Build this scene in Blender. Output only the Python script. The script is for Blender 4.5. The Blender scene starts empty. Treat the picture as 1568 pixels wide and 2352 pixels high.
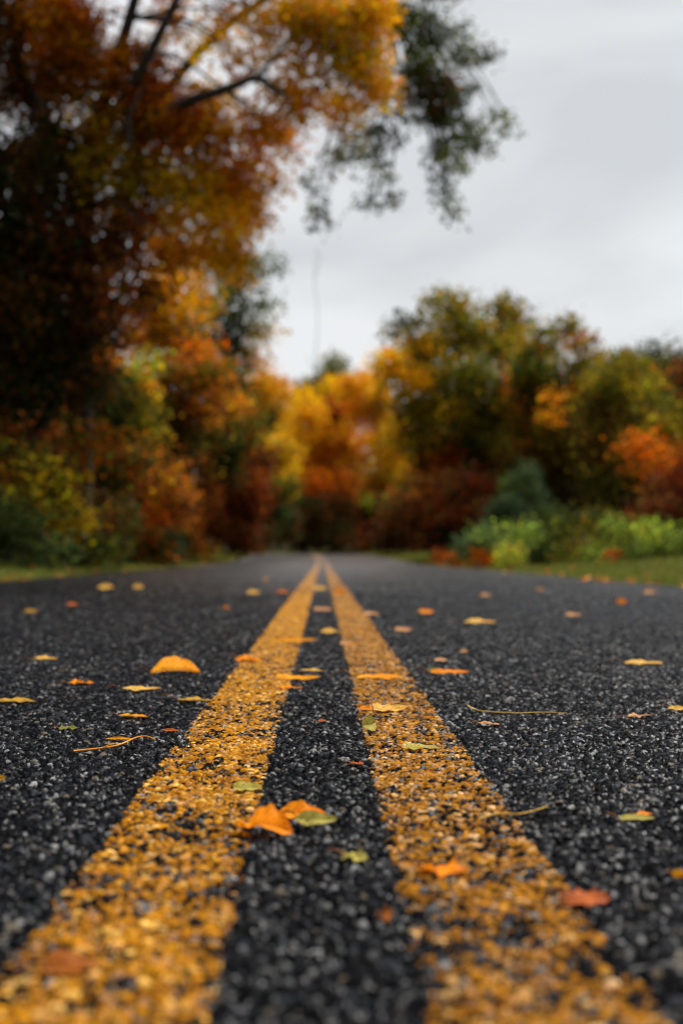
import bpy, math, random
import numpy as np

SEED = 7
rng = np.random.default_rng(SEED)
random.seed(SEED)
scene = bpy.context.scene
COL = scene.collection

# ------------------------------------------------------------------ camera
CAM_H = 0.213
LENS = 50.0
F = LENS / 36.0 * 2352.0            # focal length in units of the 1568x2352 layout grid
PITCH = math.atan(101 / F)
YAW = math.atan(44 / F)             # turned slightly to the right
cam_d = bpy.data.cameras.new('camera')
cam = bpy.data.objects.new('camera', cam_d); COL.objects.link(cam)
cam.location = (0, 0, CAM_H)
cam.rotation_euler = (math.pi / 2 + PITCH, 0, -YAW)
cam_d.sensor_fit = 'VERTICAL'; cam_d.sensor_height = 36; cam_d.sensor_width = 24
cam_d.lens = LENS
cam_d.clip_start = 0.02; cam_d.clip_end = 5000
cam_d.dof.use_dof = True
cam_d.dof.focus_distance = 1.62
cam_d.dof.aperture_fstop = 4.9
scene.camera = cam

_cy, _sy, _cp, _sp = math.cos(YAW), math.sin(YAW), math.cos(PITCH), math.sin(PITCH)
FWD = np.array([_sy * _cp, _cy * _cp, _sp]); RIGHT = np.array([_cy, -_sy, 0.0]); UP = np.cross(RIGHT, FWD)

def at(px, py, y):
    """the place y metres down the road that lies in the survey direction (px, py)"""
    d = FWD + (px - 784) / F * RIGHT - (py - 1176) / F * UP
    return np.array([0, 0, CAM_H]) + d * (y / d[1])

# ------------------------------------------------------------------ helpers
def link(o, parent=None):
    COL.objects.link(o)
    if parent is not None:
        o.parent = parent
    return o

def tag(o, label=None, cat=None, group=None, kind=None):
    if label: o['label'] = label
    if cat: o['category'] = cat
    if group: o['group'] = group
    if kind: o['kind'] = kind
    return o

def np_mesh(name, verts, faces, mats=(), smooth=False, col=None, extra=None):
    """faces: (n,k) int array"""
    me = bpy.data.meshes.new(name)
    verts = np.ascontiguousarray(verts, dtype=np.float32)
    faces = np.ascontiguousarray(faces, dtype=np.int32)
    n, k = faces.shape
    me.vertices.add(len(verts)); me.vertices.foreach_set('co', verts.ravel())
    me.loops.add(n * k); me.loops.foreach_set('vertex_index', faces.ravel())
    me.polygons.add(n)
    me.polygons.foreach_set('loop_start', np.arange(0, n * k, k, dtype=np.int32))
    me.polygons.foreach_set('loop_total', np.full(n, k, dtype=np.int32))
    if smooth:
        me.polygons.foreach_set('use_smooth', np.ones(n, dtype=bool))
    for m in mats: me.materials.append(m)
    if col is not None:
        a = me.attributes.new('tint', 'FLOAT_COLOR', 'POINT')
        c4 = np.ones((len(verts), 4), dtype=np.float32); c4[:, :3] = col
        a.data.foreach_set('color', c4.ravel())
    for nm, arr in (extra or {}).items():
        a = me.attributes.new(nm, 'FLOAT', 'POINT')
        a.data.foreach_set('value', np.ascontiguousarray(arr, dtype=np.float32))
    me.update(calc_edges=True)
    return me

def sstep(a, b, x):
    t = np.clip((x - a) / (b - a), 0, 1)
    return t * t * (3 - 2 * t)

def hashf(i, j, s):
    """deterministic 0..1 noise on an integer lattice"""
    i = i.astype(np.int64); j = j.astype(np.int64)
    h = (i * 374761393 + j * 668265263 + s * 974634777) & 0xffffffff
    h = ((h ^ (h >> 13)) * 1274126177) & 0xffffffff
    h = ((h ^ (h >> 16)) * 2246822519) & 0xffffffff
    h = h ^ (h >> 15)
    return (h & 0xffffff).astype(np.float32) / np.float32(0xffffff)

def vnoise(x, y, scale, s):
    x = x / scale; y = y / scale
    i = np.floor(x); j = np.floor(y)
    fx = x - i; fy = y - j
    fx = fx * fx * (3 - 2 * fx); fy = fy * fy * (3 - 2 * fy)
    a = hashf(i, j, s); b = hashf(i + 1, j, s); c = hashf(i, j + 1, s); d = hashf(i + 1, j + 1, s)
    return (a * (1 - fx) + b * fx) * (1 - fy) + (c * (1 - fx) + d * fx) * fy

# ------------------------------------------------------------------ materials
def new_mat(name):
    m = bpy.data.materials.new(name); m.use_nodes = True
    nt = m.node_tree; nt.nodes.clear()
    out = nt.nodes.new('ShaderNodeOutputMaterial')
    return m, nt, out

def leafy_material(name, transl=0.35, gloss_rough=0.45, gloss=0.25, noise_scale=40, amount=0.25):
    m, nt, out = new_mat(name)
    N = nt.nodes.new; L = nt.links.new
    at_ = N('ShaderNodeAttribute'); at_.attribute_name = 'tint'
    no = N('ShaderNodeTexNoise'); no.inputs['Scale'].default_value = noise_scale; no.inputs['Detail'].default_value = 3
    tc = N('ShaderNodeTexCoord'); L(tc.outputs['Object'], no.inputs['Vector'])
    mr = N('ShaderNodeMapRange'); mr.inputs['To Min'].default_value = 1 - amount; mr.inputs['To Max'].default_value = 1 + amount
    L(no.outputs['Fac'], mr.inputs['Value'])
    hsv = N('ShaderNodeHueSaturation'); L(at_.outputs['Color'], hsv.inputs['Color']); L(mr.outputs['Result'], hsv.inputs['Value'])
    p = N('ShaderNodeBsdfPrincipled'); L(hsv.outputs['Color'], p.inputs['Base Color'])
    p.inputs['Roughness'].default_value = gloss_rough
    p.inputs['Specular IOR Level'].default_value = gloss
    tr = N('ShaderNodeBsdfTranslucent'); L(hsv.outputs['Color'], tr.inputs['Color'])
    mx = N('ShaderNodeMixShader'); mx.inputs[0].default_value = transl
    L(p.outputs[0], mx.inputs[1]); L(tr.outputs[0], mx.inputs[2]); L(mx.outputs[0], out.inputs['Surface'])
    return m

M_FOLIAGE = leafy_material('foliage', 0.55, 0.6, 0.06, 3.0, 0.15)
M_GRASS = leafy_material('grass_blades', 0.3, 0.55, 0.2, 3.0, 0.15)
M_LEAF = leafy_material('fallen_leaf_skin', 0.35, 0.55, 0.08, 260, 0.22)

def bark_material(name, c1, c2):
    m, nt, out = new_mat(name)
    N = nt.nodes.new; L = nt.links.new
    tc = N('ShaderNodeTexCoord'); mp = N('ShaderNodeMapping'); mp.inputs['Scale'].default_value = (8, 8, 1.6)
    L(tc.outputs['Object'], mp.inputs['Vector'])
    no = N('ShaderNodeTexNoise'); no.inputs['Scale'].default_value = 2.5; no.inputs['Detail'].default_value = 6
    L(mp.outputs[0], no.inputs['Vector'])
    cr = N('ShaderNodeValToRGB'); cr.color_ramp.elements[0].position = .35; cr.color_ramp.elements[1].position = .7
    cr.color_ramp.elements[0].color = (*c1, 1); cr.color_ramp.elements[1].color = (*c2, 1)
    L(no.outputs['Fac'], cr.inputs[0])
    p = N('ShaderNodeBsdfPrincipled'); p.inputs['Roughness'].default_value = .9
    p.inputs['Specular IOR Level'].default_value = .2
    L(cr.outputs[0], p.inputs['Base Color'])
    b = N('ShaderNodeBump'); b.inputs['Strength'].default_value = .8; b.inputs['Distance'].default_value = .02
    L(no.outputs['Fac'], b.inputs['Height']); L(b.outputs[0], p.inputs['Normal'])
    L(p.outputs[0], out.inputs['Surface'])
    return m
M_BARK = bark_material('dark_bark', (.018, .014, .011), (.06, .048, .038))
M_PALEBARK = bark_material('pale_bark', (.12, .10, .085), (.34, .30, .26))
M_STEM = bark_material('leaf_stalk', (.10, .03, .012), (.26, .10, .03))
M_STRAW = bark_material('straw', (.42, .24, .05), (.60, .40, .10))

def stone_material(name, rough_lo, rough_hi, spec):
    m, nt, out = new_mat(name)
    N = nt.nodes.new; L = nt.links.new
    a = N('ShaderNodeAttribute'); a.attribute_name = 'tint'
    tc = N('ShaderNodeTexCoord')
    no = N('ShaderNodeTexNoise'); no.inputs['Scale'].default_value = 420; no.inputs['Detail'].default_value = 4
    L(tc.outputs['Object'], no.inputs['Vector'])
    mr = N('ShaderNodeMapRange'); mr.inputs['To Min'].default_value = .6; mr.inputs['To Max'].default_value = 1.4
    L(no.outputs['Fac'], mr.inputs['Value'])
    hsv = N('ShaderNodeHueSaturation'); L(a.outputs['Color'], hsv.inputs['Color']); L(mr.outputs['Result'], hsv.inputs['Value'])
    n2 = N('ShaderNodeTexNoise'); n2.inputs['Scale'].default_value = 1.3; n2.inputs['Detail'].default_value = 3
    L(tc.outputs['Object'], n2.inputs['Vector'])
    r2 = N('ShaderNodeMapRange'); r2.inputs['From Min'].default_value = .35; r2.inputs['From Max'].default_value = .65
    r2.inputs['To Min'].default_value = rough_lo; r2.inputs['To Max'].default_value = rough_hi
    L(n2.outputs['Fac'], r2.inputs['Value'])
    p = N('ShaderNodeBsdfPrincipled'); L(hsv.outputs['Color'], p.inputs['Base Color'])
    L(r2.outputs['Result'], p.inputs['Roughness'])
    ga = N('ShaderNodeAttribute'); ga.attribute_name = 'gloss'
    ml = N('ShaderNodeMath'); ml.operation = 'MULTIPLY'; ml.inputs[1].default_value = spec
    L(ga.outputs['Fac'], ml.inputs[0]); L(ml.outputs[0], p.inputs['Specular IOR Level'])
    b = N('ShaderNodeBump'); b.inputs['Strength'].default_value = .45; b.inputs['Distance'].default_value = .0012
    L(no.outputs['Fac'], b.inputs['Height']); L(b.outputs[0], p.inputs['Normal'])
    L(p.outputs[0], out.inputs['Surface'])
    return m
M_ASPHALT = stone_material('asphalt_chippings', .30, .42, .13)
M_PAINT = stone_material('worn_yellow_paint', .40, .5, .14)

def ground_material():
    m, nt, out = new_mat('forest_floor')
    N = nt.nodes.new; L = nt.links.new
    tc = N('ShaderNodeTexCoord')
    no = N('ShaderNodeTexNoise'); no.inputs['Scale'].default_value = 1.2; no.inputs['Detail'].default_value = 8
    L(tc.outputs['Object'], no.inputs['Vector'])
    cr = N('ShaderNodeValToRGB'); e = cr.color_ramp.elements
    e[0].position = .35; e[0].color = (.03, .035, .012, 1)
    e[1].position = .68; e[1].color = (.11, .055, .02, 1)
    k = e.new(.52); k.color = (.055, .05, .018, 1)
    L(no.outputs['Fac'], cr.inputs[0])
    n2 = N('ShaderNodeTexNoise'); n2.inputs['Scale'].default_value = 18; n2.inputs['Detail'].default_value = 5
    L(tc.outputs['Object'], n2.inputs['Vector'])
    b = N('ShaderNodeBump'); b.inputs['Strength'].default_value = 1; b.inputs['Distance'].default_value = .05
    L(n2.outputs['Fac'], b.inputs['Height'])
    p = N('ShaderNodeBsdfPrincipled'); p.inputs['Roughness'].default_value = .95
    p.inputs['Specular IOR Level'].default_value = .1
    L(cr.outputs[0], p.inputs['Base Color']); L(b.outputs[0], p.inputs['Normal']); L(p.outputs[0], out.inputs['Surface'])
    return m
M_GROUND = ground_material()

# ------------------------------------------------------------------ world and light
SUN_EL, SUN_AZ = math.radians(63), math.radians(52)     # azimuth clockwise from +Y (down the road)
w = bpy.data.worlds.new('World'); scene.world = w; w.use_nodes = True
nt = w.node_tree; nt.nodes.clear(); N = nt.nodes.new; L = nt.links.new
wo = N('ShaderNodeOutputWorld')
sky = N('ShaderNodeTexSky'); sky.sky_type = 'NISHITA'; sky.sun_disc = False
sky.sun_elevation = SUN_EL; sky.sun_rotation = SUN_AZ
bg1 = N('ShaderNodeBackground'); bg1.inputs['Strength'].default_value = .07
L(sky.outputs[0], bg1.inputs['Color'])
tc = N('ShaderNodeTexCoord')
mp = N('ShaderNodeMapping'); mp.inputs['Scale'].default_value = (1.0, 1.0, 2.5); mp.inputs['Rotation'].default_value = (0, .12, 0.3)
mp.inputs['Location'].default_value = (0.35, 0.1, 0.22)
L(tc.outputs['Generated'], mp.inputs['Vector'])
cn = N('ShaderNodeTexNoise'); cn.inputs['Scale'].default_value = 3.1; cn.inputs['Detail'].default_value = 6
cn.inputs['Roughness'].default_value = .45; cn.inputs['Distortion'].default_value = .4
L(mp.outputs[0], cn.inputs['Vector'])
cr = N('ShaderNodeValToRGB'); e = cr.color_ramp.elements
e[0].position = .38; e[0].color = (.555, .572, .588, 1)
e[1].position = .57; e[1].color = (.725, .735, .743, 1)
L(cn.outputs['Fac'], cr.inputs[0])
bg2 = N('ShaderNodeBackground'); bg2.inputs['Strength'].default_value = 1.0
L(cr.outputs[0], bg2.inputs['Color'])
mx = N('ShaderNodeMixShader'); mx.inputs[0].default_value = .92     # almost closed cloud cover
L(bg1.outputs[0], mx.inputs[1]); L(bg2.outputs[0], mx.inputs[2]); L(mx.outputs[0], wo.inputs['Surface'])

sd = bpy.data.lights.new('sun', 'SUN'); sd.energy = 5.0; sd.angle = math.radians(30); sd.color = (1, .955, .89)
so = bpy.data.objects.new('sun', sd); link(so)
so.rotation_euler = (math.pi / 2 - SUN_EL, 0, math.pi - SUN_AZ)

scene.view_settings.view_transform = 'Standard'; scene.view_settings.look = 'None'
scene.view_settings.exposure = 0.3; scene.view_settings.gamma = 1
scene.render.engine = 'CYCLES'
c = scene.cycles
c.max_bounces = 5; c.diffuse_bounces = 2; c.glossy_bounces = 2; c.transmission_bounces = 3; c.transparent_max_bounces = 4
c.caustics_reflective = False; c.caustics_refractive = False
c.use_denoising = True
try: c.denoiser = 'OPENIMAGEDENOISE'
except Exception: pass
c.pixel_filter_type = 'BLACKMAN_HARRIS'; c.filter_width = 1.15
c.use_adaptive_sampling = True; c.adaptive_threshold = .01

# ------------------------------------------------------------------ lie of the land
RW_L, RW_R = 3.05, 2.72      # carriageway either side of the yellow lines

def road_c(y):
    return -0.8 * (np.clip(y - 45, 0, None) / 35) ** 2 - 0.02 * np.clip(y - 75, 0, None) ** 2

def base_z(y):
    return 0.36 * sstep(38, 84, y)

def road_z(x, y):
    u = (x - road_c(y)) / 3.0
    return base_z(y) - 0.028 * np.minimum(u * u, 1.6)

def ground_z(x, y):
    x = np.asarray(x, dtype=float); y = np.asarray(y, dtype=float)
    u = x - road_c(y)
    z = road_z(x, y) - 0.035
    z = z + 0.045 * (sstep(RW_R, RW_R + .25, u) + sstep(RW_L, RW_L + .25, -u))
    z = z + .14 * sstep(RW_R + .2, 4.6, u) + .08 * sstep(RW_L + .2, 4.8, -u)
    z = z + 0.9 * sstep(4.5, 16, -u) + 0.5 * sstep(5, 20, u)
    z = z + 0.05 * (vnoise(x, y, 1.7, 5) - .5) * (sstep(3.2, 4.5, np.abs(u)))
    r = np.hypot(x, y)
    return z + 9 * sstep(120, 420, r) + 26 * sstep(300, 1200, r) * (0.5 + vnoise(x, y, 260, 9))

def build_ground():
    a = np.concatenate([np.arange(0, 8, .35), 8 * 1.09 ** np.arange(0, 62)])
    gx = np.concatenate([-a[:0:-1], a])
    gy = np.concatenate([-a[:0:-3], np.arange(0, 110, .7), 110 * 1.1 ** np.arange(1, 28)])
    X, Y = np.meshgrid(gx, gy)
    Z = ground_z(X, Y)
    n, m_ = X.shape
    idx = np.arange(n * m_).reshape(n, m_)
    f = np.stack([idx[:-1, :-1], idx[:-1, 1:], idx[1:, 1:], idx[1:, :-1]], -1).reshape(-1, 4)
    me = np_mesh('ground', np.stack([X.ravel(), Y.ravel(), Z.ravel()], 1), f, [M_GROUND], True)
    tag(link(bpy.data.objects.new('ground', me)), kind='structure')
build_ground()

# ------------------------------------------------------------------ asphalt relief
def stone_layer(x, y, cell, s, present=1.0):
    """angular chippings: returns height field (0..1), tone id, interior mask"""
    gx = x / cell; gy = y / cell
    i0 = np.floor(gx); j0 = np.floor(gy)
    f1 = np.full(x.shape, 9.0, np.float32); f2 = np.full(x.shape, 9.0, np.float32)
    bi = np.zeros_like(i0); bj = np.zeros_like(j0); bdx = np.zeros_like(f1); bdy = np.zeros_like(f1)
    for di in (-1, 0, 1):
        for dj in (-1, 0, 1):
            i = i0 + di; j = j0 + dj
            px = i + .5 + (hashf(i, j, s) - .5) * .9; py = j + .5 + (hashf(i, j, s + 1) - .5) * .9
            dx = (gx - px).astype(np.float32); dy = (gy - py).astype(np.float32)
            st = .75 + .5 * hashf(i, j, s + 2)
            d = np.sqrt(dx * dx * st + dy * dy / st)
            near = d < f1
            f2 = np.where(near, f1, np.minimum(f2, d))
            f1 = np.where(near, d, f1)
            bi = np.where(near, i, bi); bj = np.where(near, j, bj)
            bdx = np.where(near, dx, bdx); bdy = np.where(near, dy, bdy)
    edge = sstep(0.02, .28, f2 - f1).astype(np.float32)
    hr = hashf(bi, bj, s + 3)
    tilt = (hashf(bi, bj, s + 4) - .5) * bdx + (hashf(bi, bj, s + 5) - .5) * bdy
    here = (hashf(bi, bj, s + 6) < present).astype(np.float32)
    h = edge * (.45 + .45 * hr + .85 * tilt - .25 * f1) * here
    return h, hashf(bi, bj, s + 7), edge * here

def build_road():
    # rows get wider apart with distance, columns fan out; everything is sampled in metres
    ys = [0.36]
    while ys[-1] < 8: ys.append(ys[-1] + max(.00125, .00105 * ys[-1]))
    while ys[-1] < 30: ys.append(ys[-1] * 1.0024)
    while ys[-1] < 112: ys.append(ys[-1] * 1.006)
    ys = np.array(ys)
    t = list(np.arange(0, .31, .00115))
    while t[-1] < .6: t.append(t[-1] + .0026)
    while t[-1] < 9.5: t.append(t[-1] * 1.016)
    t = np.array(t); t = np.concatenate([-t[:0:-1], t])
    yb = np.concatenate([-np.geomspace(14, .06, 60), np.array([0.0, .1, .2, .28, .33])])   # behind the camera
    T, Y = np.meshgrid(t, ys); X = T * Y
    Tb, Yb = np.meshgrid(t, yb); Xb = Tb * .36
    X = np.concatenate([Xb, X]); Y = np.concatenate([Yb, Y])
    del T, Tb, Yb, Xb
    C_ = road_c(Y)
    lo = C_ - RW_L - .05 * vnoise(Y, Y * 0, .5, 31) - .02 * vnoise(Y, Y * 0, .11, 32)
    hi = C_ + RW_R + .05 * vnoise(Y, Y * 0, .5, 33) + .02 * vnoise(Y, Y * 0, .11, 34)
    out_lo = X < lo; out_hi = X > hi
    X = np.clip(X, lo, hi)
    n, m_ = X.shape
    idx = np.arange(n * m_).reshape(n, m_)
    o_lo = out_lo[:-1, :-1] & out_lo[:-1, 1:] & out_lo[1:, 1:] & out_lo[1:, :-1]
    o_hi = out_hi[:-1, :-1] & out_hi[:-1, 1:] & out_hi[1:, 1:] & out_hi[1:, :-1]
    keep = ~(o_lo | o_hi)
    faces = np.stack([idx[:-1, :-1][keep], idx[:-1, 1:][keep], idx[1:, 1:][keep], idx[1:, :-1][keep]], -1)
    del out_lo, out_hi, o_lo, o_hi, lo, hi
    used = np.zeros(n * m_, bool); used[faces.ravel()] = True
    remap = np.cumsum(used) - 1
    x = X.ravel()[used]; y = Y.ravel()[used]
    faces = remap[faces]
    del X, Y, idx, keep
    # warp so that chippings do not sit on a lattice
    wx = x + .004 * (vnoise(x, y, .013, 41) - .5); wy = y + .004 * (vnoise(x, y, .013, 42) - .5)
    hA, idA, inA = stone_layer(wx, wy, .0067, 100, .70)
    hB, idB, inB = stone_layer(wx + 3.3, wy + 1.7, .0035, 200, .95)
    hB = hB * .62
    big = hA > hB
    h = np.where(big, hA, hB)
    tone = np.where(big, idA, idB)
    inAB = np.where(big, inA, inB)
    grit = vnoise(x, y, .0022, 51) - .5
    h = h + .24 * grit * inAB
    swell = vnoise(x, y, .05, 52) - .5
    amp = .0060
    z = road_z(x, y) + amp * (h - .55) + .0022 * swell + .008 * (vnoise(x, y, 1.3, 53) - .5) * sstep(.3, 3, y)
    # chipping colours
    dark = np.array([.0014, .0015, .0018]); mid = np.array([.0052, .0058, .0078]); pale = np.array([.17, .17, .168]); tan = np.array([.13, .105, .075])
    k = (tone ** 1.3)[:, None]
    col = dark * (1 - k) + mid * k
    isp = (tone > .972) & (h > .35); col[isp] = pale * (.45 + .75 * hashf(np.floor(tone[isp] * 9e5), np.zeros(isp.sum()), 3))[:, None]
    ist = (tone > .955) & (tone <= .972) & (h > .3); col[ist] = tan * .75
    grey = (tone > .84) & (tone <= .945); col[grey] = np.array([.022, .024, .029])
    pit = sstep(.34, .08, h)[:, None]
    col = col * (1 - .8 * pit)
    col = col * (.8 + .4 * vnoise(x, y, .3, 55))[:, None]
    # ---- yellow lines: paint on the stones, worn off some of them
    cx = road_c(y)
    def stripe(a, b, s, worn):
        wob = .005 * (vnoise(x, y, .035, s) - .5) + .006 * (vnoise(x, y, .007, s + 1) - .5) + .003 * (vnoise(x * 0, y, .5, s + 5) - .5)
        u = x - cx + wob
        ins = (u > a) & (u < b)
        edge = np.minimum(u - a, b - u)
        wear = vnoise(x, y, .016, s + 2) * .42 + vnoise(x, y, .09, s + 3) * .24 + .06 + hashf(np.floor(tone * 77777), np.floor(tone * 3), s + 4) * .50
        wear = wear + .10 * sstep(.012, 0, edge)
        mask = ins & (wear < worn + .14 * sstep(2.2, 5, y)) & (h > .20 + .24 * vnoise(x, y, .01, s + 6))
        return ins, mask
    insL, mL = stripe(-.164, -.054, 300, .73)
    insR, mR = stripe(.050, .158, 400, .67)
    m = mL | mR
    ti = hashf(np.floor(tone * 99999), np.floor(tone * 7), 77)[:, None]
    y1 = np.array([.58, .245, .008]); y2 = np.array([.27, .095, .006]); y3 = np.array([.74, .42, .09])
    pc = y2 * (1 - ti) + y1 * ti
    pc = np.where(ti > .90, y3, pc)
    pc = np.where(mR[:, None], pc * np.array([.84, .84, 1.35]), pc)      # the right line is duller
    dirt = (.30 + .45 * vnoise(x, y, .006, 61) + .45 * vnoise(x, y, .0024, 63) + .1 * vnoise(x, y, .1, 62))[:, None]
    pc = pc * np.clip(dirt * 1.05 - .10, .03, 1.0) * (1 - .75 * sstep(.5, .18, h))[:, None]
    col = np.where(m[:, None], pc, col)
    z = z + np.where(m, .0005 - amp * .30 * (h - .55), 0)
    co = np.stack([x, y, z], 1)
    gl = 4.5 * sstep(8, 50, y) + sstep(.12, .6, h) * (.08 + 2.3 * sstep(.68, .95, hashf(np.floor(tone * 55555), np.floor(tone * 9), 88)))  # gloss rises with distance, so the far road's sheen is built into the surface
    fx = (x - cx)[faces].mean(1)
    fL = insL[faces].mean(1) >= .5; fR = insR[faces].mean(1) >= .5
    def make(name, sel, mat):
        f = faces[sel]
        u = np.zeros(len(co), bool); u[f.ravel()] = True
        r = np.cumsum(u) - 1
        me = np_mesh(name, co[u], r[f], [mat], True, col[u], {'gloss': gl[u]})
        return tag(link(bpy.data.objects.new(name, me)), kind='structure')
    make('road', ~(fL | fR), M_ASPHALT)
    make('road_marking', fL, M_PAINT)
    make('road_marking', fR, M_PAINT)
build_road()

# ------------------------------------------------------------------ tubes
def tube_arrays(pts, radii, sides=7):
    pts = np.array(pts, float); n = len(pts)
    tan = np.gradient(pts, axis=0)
    tan /= (np.linalg.norm(tan, axis=1)[:, None] + 1e-9)
    V = []; Fc = []
    ref = np.array([0.31, 0.9, 0.2])
    for i in range(n):
        a = np.cross(tan[i], ref); a /= np.linalg.norm(a) + 1e-9
        b = np.cross(tan[i], a)
        for k in range(sides):
            th = 2 * math.pi * k / sides
            V.append(pts[i] + radii[i] * (math.cos(th) * a + math.sin(th) * b))
    for i in range(n - 1):
        for k in range(sides):
            k2 = (k + 1) % sides
            Fc.append((i * sides + k, i * sides + k2, (i + 1) * sides + k2, (i + 1) * sides + k))
    return np.array(V), np.array(Fc)

def smooth_path(ctrl, n):
    ctrl = np.array(ctrl, float)
    t = np.linspace(0, len(ctrl) - 1, n)
    out = []
    for tt in t:
        i = min(int(tt), len(ctrl) - 2); f = tt - i
        p0 = ctrl[max(i - 1, 0)]; p1 = ctrl[i]; p2 = ctrl[i + 1]; p3 = ctrl[min(i + 2, len(ctrl) - 1)]
        out.append(.5 * ((2 * p1) + (-p0 + p2) * f + (2 * p0 - 5 * p1 + 4 * p2 - p3) * f * f + (-p0 + 3 * p1 - 3 * p2 + p3) * f ** 3))
    return np.array(out)

class Tubes:
    def __init__(s): s.v = []; s.f = []; s.n = 0
    def add(s, pts, radii, sides=7):
        v, f = tube_arrays(pts, radii, sides)
        s.v.append(v); s.f.append(f + s.n); s.n += len(v)
    def mesh(s, name, mat):
        return np_mesh(name, np.concatenate(s.v), np.concatenate(s.f), [mat], True)

# ------------------------------------------------------------------ foliage
PAL = dict(
    gold=[(.92, .47, .006), (.86, .40, .005), (.80, .44, .01)],
    amber=[(.88, .34, .005), (.78, .28, .004), (.78, .40, .01)],
    orange=[(.80, .20, .006), (.68, .15, .006), (.56, .14, .008)],
    rust=[(.42, .11, .008), (.30, .065, .006), (.50, .15, .010)],
    red=[(.46, .065, .008), (.34, .045, .008), (.52, .11, .010)],
    maroon=[(.17, .025, .008), (.11, .018, .007), (.24, .045, .008)],
    brown=[(.12, .05, .012), (.08, .035, .010), (.17, .07, .012)],
    olive=[(.20, .16, .012), (.13, .125, .012), (.27, .19, .014)],
    mustard=[(.58, .36, .010), (.42, .28, .010), (.30, .23, .010)],
    green=[(.08, .11, .014), (.055, .085, .014), (.13, .14, .014)],
    darkgreen=[(.032, .045, .013), (.024, .035, .011), (.05, .06, .014)],
    bluegreen=[(.09, .14, .06), (.065, .11, .045), (.12, .17, .06)],
    lime=[(.44, .50, .04), (.34, .42, .04), (.26, .35, .05)],
    lightgreen=[(.20, .29, .04), (.15, .23, .04), (.28, .35, .05)],
    yellow=[(.88, .64, .03), (.76, .46, .02), (.64, .44, .04)],
    pine=[(.045, .075, .03), (.035, .06, .026), (.065, .095, .035)],
)

def leaf_cloud(centres, sig, cols, count, size, droop=.3, seed=0):
    """count leaf blades around each twig centre, as folded diamonds"""
    r = np.random.default_rng(seed)
    k = len(centres)
    ci = np.repeat(np.arange(k), count)
    n = len(ci)
    p = centres[ci] + np.clip(r.normal(size=(n, 3)), -1.7, 1.7) * sig[ci]
    d = r.normal(size=(n, 3)); d[:, 2] -= droop * 1.5
    d /= np.linalg.norm(d, axis=1)[:, None]
    q = r.normal(size=(n, 3)); q[:, 2] += .6
    s = np.cross(d, q); s /= np.linalg.norm(s, axis=1)[:, None] + 1e-9
    up = np.cross(s, d)
    L_ = size * (.65 + .7 * r.random(n))[:, None]; W_ = L_ * (.38 + .25 * r.random(n))[:, None]
    v = np.stack([p, p + d * L_ * .45 + s * W_ + up * W_ * .25, p + d * L_, p + d * L_ * .45 - s * W_ + up * W_ * .25], 1).reshape(-1, 3)
    f = np.arange(n * 4).reshape(-1, 4)
    c_ = cols[ci] * (.7 + .6 * r.random((n, 1))) * (1 + .12 * r.normal(size=(n, 3)))
    c_ = np.repeat(np.clip(c_, .004, .9), 4, axis=0)
    return v, f, c_

def crown_arrays(clumps, leaf, density, seed, droop=.3, tw=1.0):
    """clumps: (centre, (rx, ry, rz), palettes, weight)"""
    r = np.random.default_rng(seed)
    C = []; S = []; K = []
    tips = []
    for (c0, rad, pals, wgt) in clumps:
        rad = np.array(rad, float)
        vol = max(rad[0] * rad[2], .02)
        ns = max(4, int(density * wgt * vol / (leaf * leaf) / 1.25))
        u = r.normal(size=(ns, 3)); u /= np.linalg.norm(u, axis=1)[:, None]
        rr = r.random(ns) ** .45
        cc = np.array(c0) + u * rr[:, None] * rad
        ss = (leaf * (1.3 + 1.5 * r.random((ns, 1)))) * np.array([[1.15, 1.15, .8]]) * tw
        ck = np.zeros((ns, 3))
        for i in range(ns):
            pal = PAL[pals[r.integers(len(pals))]]
            ck[i] = np.array(pal[r.integers(len(pal))]) * (.45 + .9 * r.random())
        C.append(cc); S.append(ss); K.append(ck)
        tips.append(cc[r.integers(0, ns, min(ns, 5))])
    C = np.concatenate(C); S = np.concatenate(S); K = np.concatenate(K)
    v, f, k = leaf_cloud(C, S, K, 22, leaf, droop, seed + 1)
    return v, f, k, tips

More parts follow.
